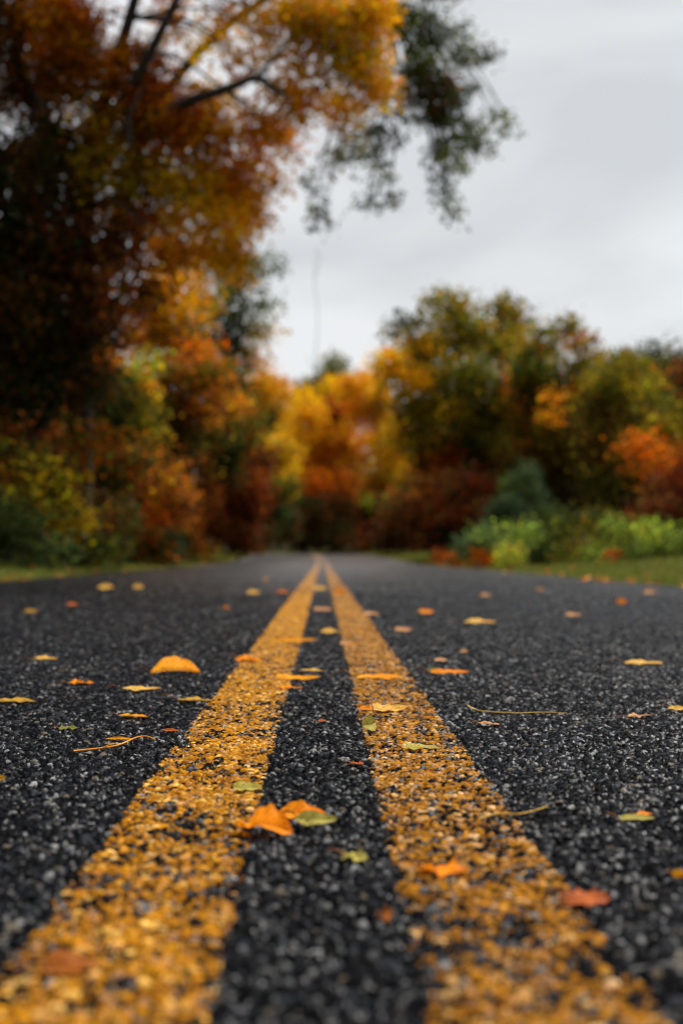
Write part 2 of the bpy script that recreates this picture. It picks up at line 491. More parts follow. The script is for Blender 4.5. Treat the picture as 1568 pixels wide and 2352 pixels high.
TREE_N = [0]
def tree(name, label, cat, spec, d, base=None, trunk=None, r0=.16, leaf=.10, density=1.0, group=None,
         droop=.3, bark=None, tw=1.0, deep=1.0, limbs=True):
    """spec: list of (px, py, rx, ry, palettes[, weight[, d]]) in survey units; all becomes metres at distance d.
    trunk: list of survey points; base: ground point x"""
    TREE_N[0] += 1; seed = 1000 + TREE_N[0] * 13
    r = np.random.default_rng(seed)
    cl = []
    for sp in spec:
        px, py, rx, ry, pals = sp[:5]
        wgt = sp[5] if len(sp) > 5 else 1.0
        dd = sp[6] if len(sp) > 6 else d * (1 + .03 * r.normal())
        if isinstance(pals, str): pals = pals.split()
        mx_, mz_ = rx * dd / F, ry * dd / F
        cl.append((at(px, py, dd), (mx_, max(mx_, mz_) * 1.1 * deep, mz_), pals, wgt))
    if base is None:
        b = np.mean([c_[0][0] for c_ in cl]); yb = d
    else:
        b, yb = base
    root_p = np.array([b, yb, float(ground_z(b, yb)) - .05])
    root = bpy.data.objects.new(name, None); link(root)
    root.location = root_p
    tag(root, label, cat, group)
    T = Tubes()
    top = max(c_[0][2] for c_ in cl)
    if trunk:
        path = smooth_path([root_p] + [at(*q) for q in trunk], 14)
    else:
        cxm = np.mean([c_[0][0] for c_ in cl]); cym = np.mean([c_[0][1] for c_ in cl])
        path = smooth_path([root_p, root_p * .6 + np.array([cxm, cym, root_p[2]]) * .4 + np.array([r.normal() * .1, 0, (top - root_p[2]) * .35]),
                            np.array([cxm + r.normal() * .2, cym, root_p[2] + (top - root_p[2]) * .7]),
                            np.array([cxm + r.normal() * .2, cym, top - .1])], 12)
    n = len(path)
    T.add(path - root_p, r0 * (1 - .85 * np.linspace(0, 1, n)) * (1 + .5 * np.exp(-np.linspace(0, 12, n))), 8)
    v, f, k, tips = crown_arrays(cl, leaf, density, seed, droop, tw)
    if limbs:
        wts = r.random(len(cl)) ** 2
        for ii, ((c0, rad, _, _), tp) in enumerate(zip(cl, tips)):
            # a limb leaves the trunk a little below the clump
            if trunk and len(trunk) > 4:
                i = int(np.argmin(np.linalg.norm(path - c0, axis=1)))
            else:
                i = int(np.argmin(np.abs(path[:, 2] - (c0[2] - .35 * math.hypot(c0[0] - path[n // 2][0], c0[1] - path[n // 2][1]) - .3))))
            i = min(max(i, 3), n - 2)
            s_ = path[i]; dist = np.linalg.norm(c0 - s_)
            mid = s_ * .5 + c0 * .5 + np.array([0, 0, .14 * dist])
            lp = smooth_path([s_, mid + r.normal(size=3) * .05 * dist, c0], 8)
            lr = r0 * (.10 + .10 * wts[ii]) * min(1, dist / 3 + .35)
            T.add(lp - root_p, np.linspace(lr, lr * .25, 8), 5)
            for q in tp[:4]:
                T.add(smooth_path([lp[5], (lp[5] + q) / 2 + np.array([0, 0, .05]), q], 4) - root_p, np.linspace(lr * .3, lr * .06, 4), 4)
    link(bpy.data.objects.new('trunk', T.mesh('trunk', bark or M_BARK)), root)
    link(bpy.data.objects.new('crown', np_mesh('crown', v - root_p, f, [M_FOLIAGE], False, k)), root)
    return root

def copy_tree(root, x, y, rz, sc, label, group=None):
    nr = root.copy(); link(nr)
    nr.location = (x, y, float(ground_z(x, y)) - .05); nr.rotation_euler = (0, 0, rz); nr.scale = (sc, sc, sc)
    nr['label'] = label
    if group: nr['group'] = group
    for ch in root.children:
        c_ = ch.copy(); link(c_, nr)
    return nr

# ---- the big rust and gold maple leaning over the road from the left
tree('maple_tree', 'tall rust and gold maple with a dark forked trunk, overhanging the road from the left', 'tree', [
    (30, 60, 110, 110, 'rust brown darkgreen', .9), (150, 40, 90, 80, 'rust orange amber', 1), (170, 150, 90, 90, 'rust amber brown', 1), (60, 200, 110, 90, 'brown darkgreen rust', .9),
    (300, 150, 80, 70, 'orange amber rust', .8), (390, 40, 50, 60, 'orange amber', .3), (330, 240, 80, 70, 'rust orange brown', 1.1),
    (450, 100, 70, 70, 'gold', .16), (530, 40, 60, 50, 'gold amber', .3), (630, 60, 80, 70, 'gold amber', .38), (720, 40, 90, 70, 'gold amber mustard', .9),
    (820, 60, 80, 90, 'gold amber', .6), (860, 20, 60, 70, 'gold amber', .6), (800, 140, 80, 60, 'gold mustard', .6), (860, 170, 50, 70, 'gold amber', .6),
    (690, 150, 70, 60, 'gold amber', .45), (560, 140, 70, 45, 'gold orange', .28), (660, 240, 70, 50, 'amber orange gold', .7), (780, 250, 60, 50, 'amber gold', .6),
    (500, 240, 70, 50, 'gold amber', .35), (420, 270, 70, 60, 'orange amber rust', 1), (370, 300, 70, 60, 'rust orange', 1), (460, 320, 60, 60, 'rust amber maroon', .9),
    (560, 320, 60, 50, 'amber orange gold', .6), (600, 280, 60, 40, 'orange amber', .45), (640, 310, 45, 40, 'amber orange gold', .5), (230, 300, 80, 70, 'mustard gold brown', .8),
    (110, 330, 90, 80, 'brown darkgreen', .9), (250, 400, 80, 60, 'mustard gold brown', .8), (340, 400, 80, 70, 'mustard gold rust', .9), (430, 420, 70, 60, 'mustard gold', .9),
    (500, 440, 60, 80, 'amber mustard gold', .8), (550, 400, 55, 55, 'amber orange', .8), (560, 470, 55, 60, 'amber gold', .7), (270, 480, 70, 45, 'gold amber brown', .6),
    (350, 510, 70, 50, 'rust brown', .9), (440, 510, 60, 50, 'amber mustard gold', .6), (520, 530, 50, 60, 'amber gold', .7), (590, 500, 40, 45, 'amber', .35),
    (120, 450, 90, 80, 'brown darkgreen', .9), (50, 400, 80, 100, 'darkgreen brown', 1), (640, 420, 30, 12, 'amber', .3), (620, 385, 40, 20, 'amber', .5), (680, 355, 40, 16, 'amber', .3),
    (480, 590, 60, 45, 'amber gold', .7), (400, 580, 60, 50, 'amber rust', .7), (540, 600, 45, 40, 'amber mustard', .6),
    (-160, 80, 160, 160, 'rust brown', .8), (-140, 380, 150, 160, 'darkgreen brown', .8), (100, -180, 220, 130, 'rust orange', .8), (450, -160, 200, 120, 'gold amber', .7), (800, -150, 160, 110, 'gold amber', .7),
    (250, -320, 260, 130, 'rust orange', .6), (620, -320, 220, 120, 'gold orange', .6)],
    23.5, base=(-4.5, 26), trunk=[(188, 900, 25), (195, 430, 24), (240, 230, 24), (290, 70, 23.5), (340, -120, 23), (380, -330, 23)],
    r0=.24, leaf=.074, density=2.5, droop=.5, deep=.9)

# its silhouetted low limb and the second stem belong to the trunk of that maple
def add_limbs():
    root = bpy.data.objects['maple_tree']; rp = np.array(root.location)
    T = Tubes()
    def limb(ps, r1, r2, sides=7):
        pp = smooth_path([at(*q) for q in ps], 14) - rp
        T.add(pp, np.linspace(r1, r2, 14), sides)
    limb([(205, 400, 24), (300, 300, 24), (440, 230, 22.6), (520, 205, 21.8), (590, 178, 21.8), (640, 212, 22), (730, 205, 23), (810, 150, 23.5)], .12, .02)
    limb([(590, 178, 21.8), (640, 120, 22), (700, 40, 22.5)], .05, .015)
    limb([(215, 340, 24), (300, 200, 23.3), (370, 70, 22.8), (420, -40, 22.5), (450, -200, 22)], .11, .05)
    limb([(300, 330, 23), (298, 270, 23), (330, 200, 23)], .05, .03)
    limb([(195, 430, 24), (120, 300, 24), (60, 180, 24), (20, 20, 24)], .13, .05)
    link(bpy.data.objects.new('limb', T.mesh('limb', M_BARK)), root)
add_limbs()

# ---- dark oak boughs reaching out over the road
tree('oak_tree', 'dark green oak whose drooping boughs reach farthest over the road against the sky', 'tree', [
    (930, 40, 40, 60, 'darkgreen green', .8), (975, 80, 50, 60, 'darkgreen green', 1), (1040, 70, 34, 26, 'darkgreen green', .8), (1060, 120, 40, 36, 'darkgreen green', .9), (1105, 120, 26, 28, 'darkgreen green', .9),
    (960, 160, 50, 50, 'darkgreen green', 1.2), (1000, 200, 50, 50, 'darkgreen brown', 1.3), (1040, 215, 40, 30, 'darkgreen green', 1), (1080, 200, 30, 22, 'darkgreen green', .5), (950, 250, 60, 36, 'darkgreen green', .9),
    (1010, 270, 44, 40, 'darkgreen green', 1), (890, 220, 50, 36, 'darkgreen amber', .7), (1065, 290, 34, 26, 'darkgreen green', .8), (1100, 325, 34, 28, 'darkgreen green', 1.2), (1130, 270, 24, 12, 'darkgreen green', .6),
    (1170, 283, 24, 15, 'darkgreen green', .8), (1035, 340, 36, 40, 'darkgreen green', 1), (1050, 385, 26, 24, 'darkgreen green', .9), (1005, 370, 24, 40, 'darkgreen green', .7), (1000, 420, 24, 34, 'darkgreen green', .6), (1030, 450, 22, 30, 'darkgreen green', .6),
    (1035, 490, 18, 22, 'darkgreen green', .5), (880, 310, 50, 36, 'darkgreen green', .7), (810, 330, 50, 34, 'darkgreen olive', .7), (850, 370, 30, 34, 'darkgreen green', .6), (880, 410, 20, 36, 'darkgreen green', .5), (895, 450, 14, 24, 'darkgreen green', .5),
    (770, 370, 40, 30, 'darkgreen olive', .5), (840, 470, 22, 20, 'darkgreen green', .5), (712, 420, 14, 34, 'darkgreen green', .6), (725, 470, 12, 26, 'darkgreen green', .5), (740, 515, 18, 14, 'darkgreen green', .7),
    (1000, -60, 80, 70, 'darkgreen green', 1), (900, -140, 120, 80, 'darkgreen amber', 1)],
    25, base=(-5.6, 31), trunk=[(230, 700, 30), (330, 300, 29), (520, 60, 27.5), (760, -60, 26), (930, 60, 25)], r0=.20, leaf=.07, density=1.25, droop=.5, tw=.85, deep=.8)

# ---- the wall of trees and shrubs along the left verge, nearest first
G_L = 'trees and shrubs crowding the left verge'
tree('dark_tree', 'very dark shaded tree filling the left edge between the verge shrubs and the maple crown', 'tree', [  # leaf palettes picked dark, so part of the deep shade is in the colour
    (40, 560, 130, 90, 'brown darkgreen', 1.2), (150, 600, 110, 90, 'brown maroon darkgreen', 1.1), (270, 580, 80, 60, 'rust brown', .9), (60, 720, 130, 100, 'darkgreen brown', 1.2), (180, 740, 100, 80, 'brown maroon darkgreen', 1.1),
    (60, 880, 120, 80, 'darkgreen brown', 1.1), (180, 860, 80, 70, 'brown darkgreen', 1), (-120, 650, 140, 200, 'darkgreen', 1), (300, 660, 60, 60, 'rust brown', .8), (270, 740, 60, 50, 'brown rust', .8), (50, 980, 110, 60, 'darkgreen rust', 1)],
    24, base=(-5.6, 25), r0=.2, leaf=.1, density=2.3, group=G_L)
tree('verge_shrub', 'grey green leafy shrub at the far left edge of the road', 'shrub', [
    (40, 1230, 60, 50, 'darkgreen', 1.1), (-40, 1200, 60, 80, 'darkgreen', 1), (110, 1265, 50, 30, 'green darkgreen bluegreen', 1), (20, 1180, 50, 40, 'darkgreen green', .8)],
    19, base=(-4.6, 19.5), r0=.05, leaf=.07, density=1.6, group=G_L)
tree('young_tree', 'young tree with mustard and yellow green hanging leaves near the left edge', 'tree', [
    (100, 1090, 50, 45, 'mustard green brown', .9), (120, 1120, 30, 26, 'mustard', .8), (165, 1192, 28, 16, 'gold mustard', 1), (140, 1130, 50, 50, 'mustard darkgreen brown olive', .8), (160, 1190, 45, 32, 'gold mustard brown', .9), (150, 1060, 40, 40, 'rust brown green', .8), (60, 1050, 60, 60, 'brown maroon green', .8), (70, 1130, 50, 50, 'brown darkgreen', 1),
    (160, 1080, 30, 30, 'rust orange', .5), (20, 1110, 50, 60, 'brown rust mustard', .8), (210, 1010, 40, 50, 'olive rust', .7)],
    21, base=(-4.9, 22), r0=.07, leaf=.085, density=2.2, droop=.8, group=G_L)
tree('verge_shrub', 'low dark shrub with olive and rust leaves under the mustard young tree', 'shrub', [
    (200, 1240, 60, 45, 'darkgreen green brown', 1.2), (230, 1270, 50, 25, 'darkgreen green', 1), (250, 1200, 50, 50, 'green brown', 1), (150, 1265, 40, 30, 'darkgreen brown', 1)],
    24, base=(-4.6, 24.5), r0=.05, leaf=.075, density=1.6, group=G_L)
tree('hazel_tree', 'slender olive and orange tree behind the left verge with bright orange top leaves', 'tree', [
    (245, 835, 42, 36, 'orange amber', .9), (300, 870, 50, 40, 'amber mustard', .7), (330, 840, 30, 26, 'mustard lime', .8), (250, 920, 60, 60, 'darkgreen olive', 1), (310, 960, 60, 60, 'olive green mustard', .9), (240, 1000, 60, 60, 'green mustard brown', 1),
    (200, 940, 50, 50, 'darkgreen brown', 1.1), (300, 1060, 50, 60, 'darkgreen rust green', 1), (240, 1100, 50, 60, 'green darkgreen', 1.1), (250, 1170, 50, 50, 'darkgreen brown', 1.1), (170, 980, 40, 50, 'mustard rust darkgreen', .8)],
    28, base=(-4.9, 28.5), r0=.09, leaf=.09, density=2.2, group=G_L)
tree('cherry_tree', 'golden orange tree with a fiery top beneath the maple crown on the left', 'tree', [
    (400, 640, 50, 45, 'amber gold', .9), (340, 690, 60, 45, 'amber brown', .8), (400, 710, 50, 40, 'gold amber', 1), (340, 770, 60, 50, 'orange gold amber', 1), (400, 780, 60, 50, 'amber gold olive', .9), (450, 820, 60, 45, 'orange amber rust', 1),
    (470, 870, 60, 50, 'rust orange olive', 1), (390, 870, 60, 60, 'rust olive', 1), (440, 700, 40, 50, 'olive amber', .7), (370, 950, 60, 60, 'olive brown green', 1), (450, 940, 55, 50, 'rust brown amber', .9), (400, 1010, 60, 50, 'olive brown darkgreen', 1)],
    34, base=(-5.0, 35), r0=.11, leaf=.1, density=2.3, group=G_L)
tree('maple_sapling', 'rust and orange sapling with one bright orange bough low over the left verge', 'tree', [
    (340, 1070, 60, 50, 'rust brown olive', 1), (370, 1110, 50, 40, 'rust brown amber', .9), (365, 1180, 42, 22, 'orange', 1.1), (330, 1160, 40, 30, 'orange amber', .8), (300, 1140, 40, 50, 'green olive', .9), (400, 1150, 40, 50, 'rust brown', 1),
    (320, 1230, 50, 45, 'rust brown green', 1.1), (300, 1268, 50, 22, 'maroon rust green', 1), (420, 1210, 40, 40, 'amber rust brown', .8), (360, 1250, 40, 35, 'rust green', 1)],
    31, base=(-4.5, 31), r0=.07, leaf=.09, density=2.3, group=G_L)
tree('verge_shrub', 'small dark blue green bush at the roadside below the orange sapling', 'shrub', [
    (390, 1245, 24, 38, 'pine bluegreen', 1.3), (385, 1275, 26, 18, 'pine', 1.2)],
    33, base=(-3.9, 33), r0=.04, leaf=.07, density=2, group=G_L)
tree('birch_tree', 'slim pale stemmed tree with dark green and rust leaves on the left roadside', 'tree', [
    (480, 980, 50, 60, 'olive brown darkgreen', .9), (520, 1010, 50, 50, 'darkgreen green', 1.1), (500, 1070, 50, 45, 'darkgreen green', 1.1), (440, 1060, 50, 50, 'olive brown rust', .9), (460, 1130, 40, 40, 'rust brown', 1), (560, 980, 40, 60, 'green olive rust', 1),
    (520, 930, 50, 40, 'olive rust amber', .9)],
    42, base=(-4.6, 42), trunk=[(458, 1100, 41), (470, 1000, 41), (480, 900, 42)], r0=.09, leaf=.1, density=2.3, bark=M_PALEBARK, group=G_L)
tree('sumac_bush', 'dark red leaning bush at the left bend of the road', 'shrub', [
    (540, 1100, 50, 50, 'maroon brown rust', 1.1), (580, 1060, 45, 40, 'maroon brown', 1.1), (500, 1160, 60, 45, 'maroon brown', 1.2), (560, 1170, 50, 40, 'maroon rust brown', 1.1), (590, 1120, 30, 40, 'rust maroon', .7), (470, 1220, 60, 45, 'maroon rust brown', 1.1), (550, 1230, 50, 40, 'maroon brown', 1.2), (440, 1260, 40, 25, 'rust green', 1)],
    46, base=(-4.6, 47), r0=.08, leaf=.1, density=2.4, group=G_L)
tree('tall_oak', 'tall dark green tree with sky showing through its thin top, behind the left bend', 'tree', [
    (600, 620, 50, 35, 'darkgreen green', .55), (630, 600, 30, 24, 'green', .5), (540, 640, 50, 40, 'darkgreen amber', .6), (560, 690, 60, 40, 'green darkgreen', .6), (480, 660, 50, 45, 'darkgreen olive', .8), (620, 690, 40, 30, 'green olive', .35), (500, 740, 50, 50, 'darkgreen green', 1),
    (560, 750, 50, 40, 'olive green', .6), (470, 800, 40, 50, 'darkgreen olive', 1), (520, 810, 45, 45, 'darkgreen green', 1.1), (600, 760, 40, 40, 'mustard amber', .5), (575, 820, 40, 40, 'amber gold', .6), (540, 870, 50, 50, 'green olive rust', 1), (500, 900, 50, 50, 'darkgreen', 1), (460, 590, 50, 30, 'darkgreen amber', .6), (520, 590, 50, 30, 'green amber', .5)],
    52, base=(-6.2, 53), r0=.19, leaf=.13, density=1.5, group=G_L)
tree('maple_tree', 'glowing golden orange tree at the left of the sky gap above the bend', 'tree', [
    (600, 890, 40, 34, 'amber gold', 1), (630, 900, 40, 34, 'gold amber', 1), (590, 950, 45, 45, 'olive amber green', 1), (630, 970, 40, 50, 'gold amber', 1), (640, 1040, 36, 45, 'gold mustard', 1.1), (645, 1085, 26, 25, 'gold', 1), (600, 1030, 40, 50, 'olive green rust', 1), (610, 860, 14, 20, 'orange', .4)],
    66, base=(-5.2, 67), r0=.13, leaf=.14, density=2.6, group=G_L)
tree('verge_shrub', 'dark green rounded shrub where the road slips left out of sight', 'shrub', [
    (620, 1160, 40, 45, 'darkgreen pine green', 1.3), (650, 1120, 34, 30, 'green olive', 1), (600, 1220, 60, 40, 'darkgreen brown', 1.3), (650, 1200, 36, 45, 'darkgreen brown', 1.2)],
    64, base=(-5.4, 64), r0=.07, leaf=.12, density=2, group=G_L)

# ---- trees closing the view beyond the bend
G_C = 'autumn trees beyond the bend'
tree('maple_tree', 'pale golden tree in the middle beyond the bend', 'tree', [
    (690, 920, 40, 34, 'gold', 1.1), (700, 960, 40, 40, 'gold amber', 1.1), (680, 1000, 36, 50, 'amber gold', 1), (720, 1010, 36, 45, 'amber gold', 1), (690, 1070, 40, 45, 'amber orange', 1)],
    88, base=(-1.2, 89), r0=.16, leaf=.16, density=2, group=G_C)
tree('maple_tree', 'orange brown tree with dark red crown top, right of the pale golden one', 'tree', [
    (785, 945, 34, 36, 'maroon red', 1.2), (755, 1000, 40, 40, 'amber orange gold', 1), (750, 1060, 40, 40, 'amber orange rust', 1), (800, 1020, 36, 50, 'rust amber', 1), (730, 1120, 50, 40, 'orange rust', 1.1), (790, 1110, 40, 40, 'rust orange brown', 1)],
    86, base=(.9, 87), r0=.15, leaf=.16, density=2, group=G_C)
tree('maple_tree', 'bright yellow orange tree leaning against the left flank of the big oaks', 'tree', [
    (810, 890, 40, 32, 'gold orange', 1.2), (850, 880, 36, 30, 'gold amber', 1.1), (840, 940, 45, 45, 'gold orange', 1.1), (880, 920, 34, 40, 'amber mustard', 1), (900, 1040, 32, 55, 'gold', 1.1), (860, 1020, 34, 50, 'amber rust', 1), (870, 1100, 40, 40, 'rust mustard', 1), (890, 975, 40, 40, 'gold amber', 1.2), (920, 1000, 40, 50, 'amber mustard', 1.1), (770, 890, 22, 20, 'gold', 1)],
    78, base=(3.2, 79), r0=.15, leaf=.15, density=2, group=G_C)
tree('pine_tree', 'dull green conical tree top rising behind the golden trees', 'tree', [
    (765, 835, 22, 24, 'green olive', 1.1), (760, 870, 40, 28, 'green olive', 1.2), (740, 910, 50, 40, 'green olive', 1.2), (770, 950, 60, 60, 'olive green', 1.1), (700, 890, 34, 16, 'green rust', 1), (760, 1050, 70, 80, 'green', 1)],
    108, base=(1.5, 109), r0=.2, leaf=.18, density=1.9, group=G_C)
tree('hedge_bush', 'dark tangled bush with a mustard patch at the end of the road', 'shrub', [
    (700, 1180, 50, 40, 'darkgreen brown', 1.3), (770, 1180, 50, 45, 'brown darkgreen maroon', 1.3), (700, 1230, 50, 35, 'brown darkgreen', 1.3), (770, 1235, 50, 35, 'brown darkgreen', 1.3), (860, 1155, 44, 22, 'mustard lime', 1.1), (840, 1200, 50, 40, 'darkgreen brown', 1.3), (850, 1240, 60, 28, 'brown maroon', 1.3)],
    80, base=(1.4, 92), r0=.06, leaf=.14, density=2.2, group=G_C)
tree('hedge_bush', 'dark green and brown bush at the foot of the tallest oak', 'shrub', [
    (920, 1170, 50, 50, 'darkgreen brown rust', 1.3), (920, 1235, 60, 34, 'darkgreen brown maroon', 1.3), (980, 1230, 50, 40, 'darkgreen maroon', 1.2)],
    68, base=(4.2, 69), r0=.06, leaf=.13, density=2, group=G_C)

# ---- right side
G_R = 'olive oaks on the right of the road'
tree('oak_tree', 'tallest olive green oak on the right with a knobbly open top', 'tree', [
    (925, 745, 36, 24, 'olive darkgreen', .8), (905, 770, 20, 18, 'olive', .5), (1000, 690, 34, 22, 'olive', .7), (1050, 700, 44, 26, 'olive olive green mustard', .8), (990, 740, 30, 26, 'olive', .6), (1070, 750, 60, 44, 'olive olive green mustard', 1), (1150, 710, 40, 30, 'olive olive green mustard', .9),
    (1180, 745, 40, 34, 'olive mustard green rust', 1), (1120, 790, 70, 44, 'olive mustard green rust', 1), (1175, 800, 60, 40, 'olive mustard', 1), (1200, 860, 50, 50, 'olive green rust', 1.1), (1020, 790, 60, 44, 'olive olive green mustard', .9), (950, 800, 50, 34, 'mustard amber olive', .9), (890, 830, 34, 30, 'amber gold', .9), (930, 860, 60, 44, 'amber mustard olive', 1),
    (1000, 870, 70, 50, 'olive olive green mustard', 1.1), (1080, 870, 70, 50, 'green olive olive', 1.1), (950, 930, 60, 50, 'olive mustard', 1), (1040, 950, 70, 50, 'green olive olive', 1.2), (1120, 940, 70, 50, 'olive olive green mustard', 1.1), (1160, 885, 18, 30, 'orange', 1.3, 44.5), (1180, 925, 16, 28, 'orange gold', 1.2, 44.5),
    (980, 1000, 60, 50, 'olive mustard green rust', 1.1), (1060, 1030, 80, 50, 'green bluegreen', 1.2), (1130, 1020, 70, 50, 'green olive olive', 1.1), (1000, 1070, 60, 40, 'green red', 1), (1090, 1090, 70, 40, 'green darkgreen rust', 1.1), (1190, 1060, 50, 50, 'olive brown', 1), (1040, 940, 10, 10, 'gold', 1.2, 44.5), (1085, 850, 20, 16, 'rust amber', .8, 45), (1000, 1045, 24, 12, 'rust red', .9, 45), (955, 870, 30, 26, 'gold amber', 1, 45)],
    47, base=(5.2, 48), r0=.24, leaf=.125, density=2.3, tw=.9, group=G_R)
tree('oak_tree', 'middle olive brown oak on the right with two orange sprays in its crown', 'tree', [
    (1300, 755, 34, 26, 'olive olive green mustard', 1), (1250, 770, 30, 22, 'olive', .7), (1330, 790, 36, 26, 'olive rust', .8), (1235, 815, 50, 34, 'olive mustard green rust', 1), (1225, 850, 50, 40, 'olive olive green mustard', 1), (1340, 840, 40, 30, 'olive', .9), (1385, 850, 30, 26, 'olive mustard', .9), (1375, 900, 40, 36, 'olive rust', 1), (1230, 890, 60, 50, 'olive brown green', 1.1), (1310, 890, 60, 40, 'olive rust', 1),
    (1272, 912, 14, 5, 'orange amber', 1.0, 40.5), (1262, 958, 8, 8, 'orange amber', 1.0, 40.5), (1290, 980, 60, 50, 'olive mustard brown', 1.1), (1220, 980, 50, 50, 'olive rust', 1), (1340, 1010, 60, 50, 'olive brown', 1.1), (1270, 1060, 60, 50, 'olive brown', 1.2), (1330, 1110, 60, 50, 'brown olive', 1.2), (1200, 1120, 60, 50, 'olive darkgreen', 1.1), (1270, 1160, 60, 50, 'brown darkgreen', 1.2)],
    43, base=(7.2, 44), r0=.2, leaf=.12, density=2.2, tw=.9, group=G_R)
tree('oak_tree', 'rightmost olive oak, lower and rounder, with flat orange boughs on its right side', 'tree', [
    (1400, 830, 30, 22, 'olive', .7), (1445, 835, 34, 24, 'olive', 1), (1400, 880, 60, 40, 'olive olive green mustard', 1.1), (1460, 890, 50, 40, 'olive', 1.1), (1500, 920, 44, 34, 'olive olive green mustard', 1.1), (1540, 940, 40, 26, 'olive', .9), (1390, 950, 60, 50, 'olive brown', 1.1), (1460, 970, 60, 50, 'olive olive green mustard', 1.2), (1520, 990, 50, 40, 'olive mustard', 1.1),
    (1470, 1025, 46, 15, 'orange', 1.5, 34.5), (1495, 1080, 34, 14, 'orange rust', 1.3, 34.5), (1400, 1040, 60, 50, 'olive brown', 1.2), (1460, 1090, 60, 50, 'olive darkgreen', 1.2), (1400, 1130, 60, 50, 'olive darkgreen', 1.2), (1440, 1170, 60, 40, 'darkgreen olive', 1.2)],
    37, base=(7.9, 38), r0=.17, leaf=.11, density=2.3, group=G_R)
tree('sumac_bush', 'large dark red bush at the right end of the oaks, at the picture edge', 'shrub', [
    (1572, 1060, 26, 30, 'orange rust maroon', 1.0), (1585, 1110, 36, 44, 'rust maroon', 1.1), (1530, 1140, 36, 44, 'maroon brown', 1.1), (1530, 1190, 50, 50, 'maroon brown', 1.2), (1470, 1200, 40, 30, 'maroon brown', 1), (1620, 1100, 50, 80, 'maroon', 1)],
    31, base=(7.9, 32), r0=.08, leaf=.09, density=2.3, group='red bushes on the right of the road')
tree('sumac_bush', 'deep red bush under the tallest oak right of the road', 'shrub', [
    (1060, 1120, 60, 45, 'maroon brown', 1.1), (1000, 1120, 40, 40, 'maroon rust brown', 1.1), (1110, 1130, 40, 40, 'maroon brown', 1), (1060, 1180, 60, 40, 'maroon brown', 1.2), (1010, 1200, 40, 34, 'maroon rust', 1.1), (1090, 1210, 50, 36, 'maroon brown', 1.1), (960, 1190, 40, 50, 'brown maroon', 1.1), (1030, 1240, 60, 28, 'maroon darkgreen', 1.1)],
    42, base=(4.6, 43), r0=.08, leaf=.1, density=1.7, group='red bushes on the right of the road')
tree('juniper_bush', 'grey green conical bush in front of the oaks on the right', 'shrub', [
    (1205, 1092, 20, 26, 'pine bluegreen', 1.1), (1180, 1125, 34, 30, 'pine green', 1.2), (1222, 1140, 34, 34, 'pine bluegreen', 1.1), (1160, 1170, 34, 30, 'pine', 1.2), (1200, 1180, 50, 44, 'pine bluegreen', 1.3), (1248, 1195, 30, 30, 'pine green', 1.1), (1140, 1200, 24, 24, 'pine', 1.1)],
    34, base=(5.0, 34.5), r0=.07, leaf=.06, density=2.2)
G_B = 'low bushes on the right verge'
tree('verge_bush', 'grey green feathery bush, leftmost of the low bushes on the right verge', 'shrub', [
    (1080, 1255, 34, 26, 'bluegreen green', 1), (1120, 1230, 44, 30, 'bluegreen lightgreen', 1.1), (1150, 1255, 44, 28, 'green bluegreen', 1.1), (1100, 1275, 50, 18, 'green darkgreen', 1.1)],
    28, base=(3.9, 28), r0=.03, leaf=.06, density=1.5, group=G_B)
tree('verge_bush', 'yellow green topped low bush beside the grey green feathery one', 'shrub', [
    (1215, 1225, 44, 22, 'lightgreen lime', 1.1), (1250, 1245, 40, 30, 'lightgreen green', 1.1), (1200, 1258, 44, 28, 'green bluegreen', 1.1), (1240, 1280, 50, 20, 'green darkgreen', 1.1)],
    25.5, base=(4.1, 25.5), r0=.03, leaf=.06, density=1.5, group=G_B)
tree('verge_bush', 'dark olive bush between the yellow green and the bright lime bushes', 'shrub', [
    (1310, 1215, 50, 45, 'darkgreen green olive', 1.1), (1340, 1260, 50, 36, 'darkgreen olive brown', 1.1), (1300, 1275, 44, 26, 'darkgreen green', 1.1), (1380, 1215, 50, 40, 'darkgreen olive', 1)],
    24, base=(4.6, 24.5), r0=.03, leaf=.065, density=1.5, group=G_B)
tree('verge_bush', 'patchy lime and green bush with reddish lower leaves on the right verge', 'shrub', [
    (1405, 1205, 20, 22, 'lime', 1.1), (1400, 1250, 34, 26, 'lightgreen lime green', 1), (1420, 1285, 40, 20, 'green red lightgreen', 1), (1370, 1285, 34, 20, 'green lightgreen', 1), (1440, 1240, 34, 30, 'green darkgreen', 1)],
    21.5, base=(4.3, 21.5), r0=.025, leaf=.055, density=1.4, group=G_B)
tree('verge_bush', 'bright light green bush, largest of the low ones, at the right picture edge', 'shrub', [
    (1480, 1240, 44, 32, 'lightgreen green', 1.1), (1525, 1235, 44, 32, 'lightgreen lime', 1.1), (1560, 1260, 44, 34, 'lightgreen green', 1.1), (1500, 1275, 60, 24, 'green lightgreen', 1.1), (1490, 1215, 16, 16, 'lime', 1), (1620, 1240, 50, 50, 'lightgreen', 1)],
    20, base=(4.8, 20), r0=.03, leaf=.055, density=1.6, group=G_B)
tree('small_shrub', 'little shrub with bright yellow leaves on the right verge', 'shrub', [
    (1172, 1270, 5, 9, 'yellow lime lightgreen', 1.2), (1160, 1284, 10, 6, 'yellow lime', 1)], 24, base=(3.2, 24), r0=.02, leaf=.05, density=2)
tree('small_shrub', 'little orange red shrub left of the bright yellow one on the verge', 'shrub', [
    (1107, 1281, 7, 5, 'orange rust', 1.3), ], 25, base=(2.9, 25), r0=.02, leaf=.05, density=2)
tree('small_shrub', 'tiny red seedling plant at the verge edge, right one of the pair near the oaks', 'shrub', [
    (1046, 1284, 5, 3, 'rust red', 1.2)], 29, base=(2.95, 29), r0=.015, leaf=.05, density=2.2)
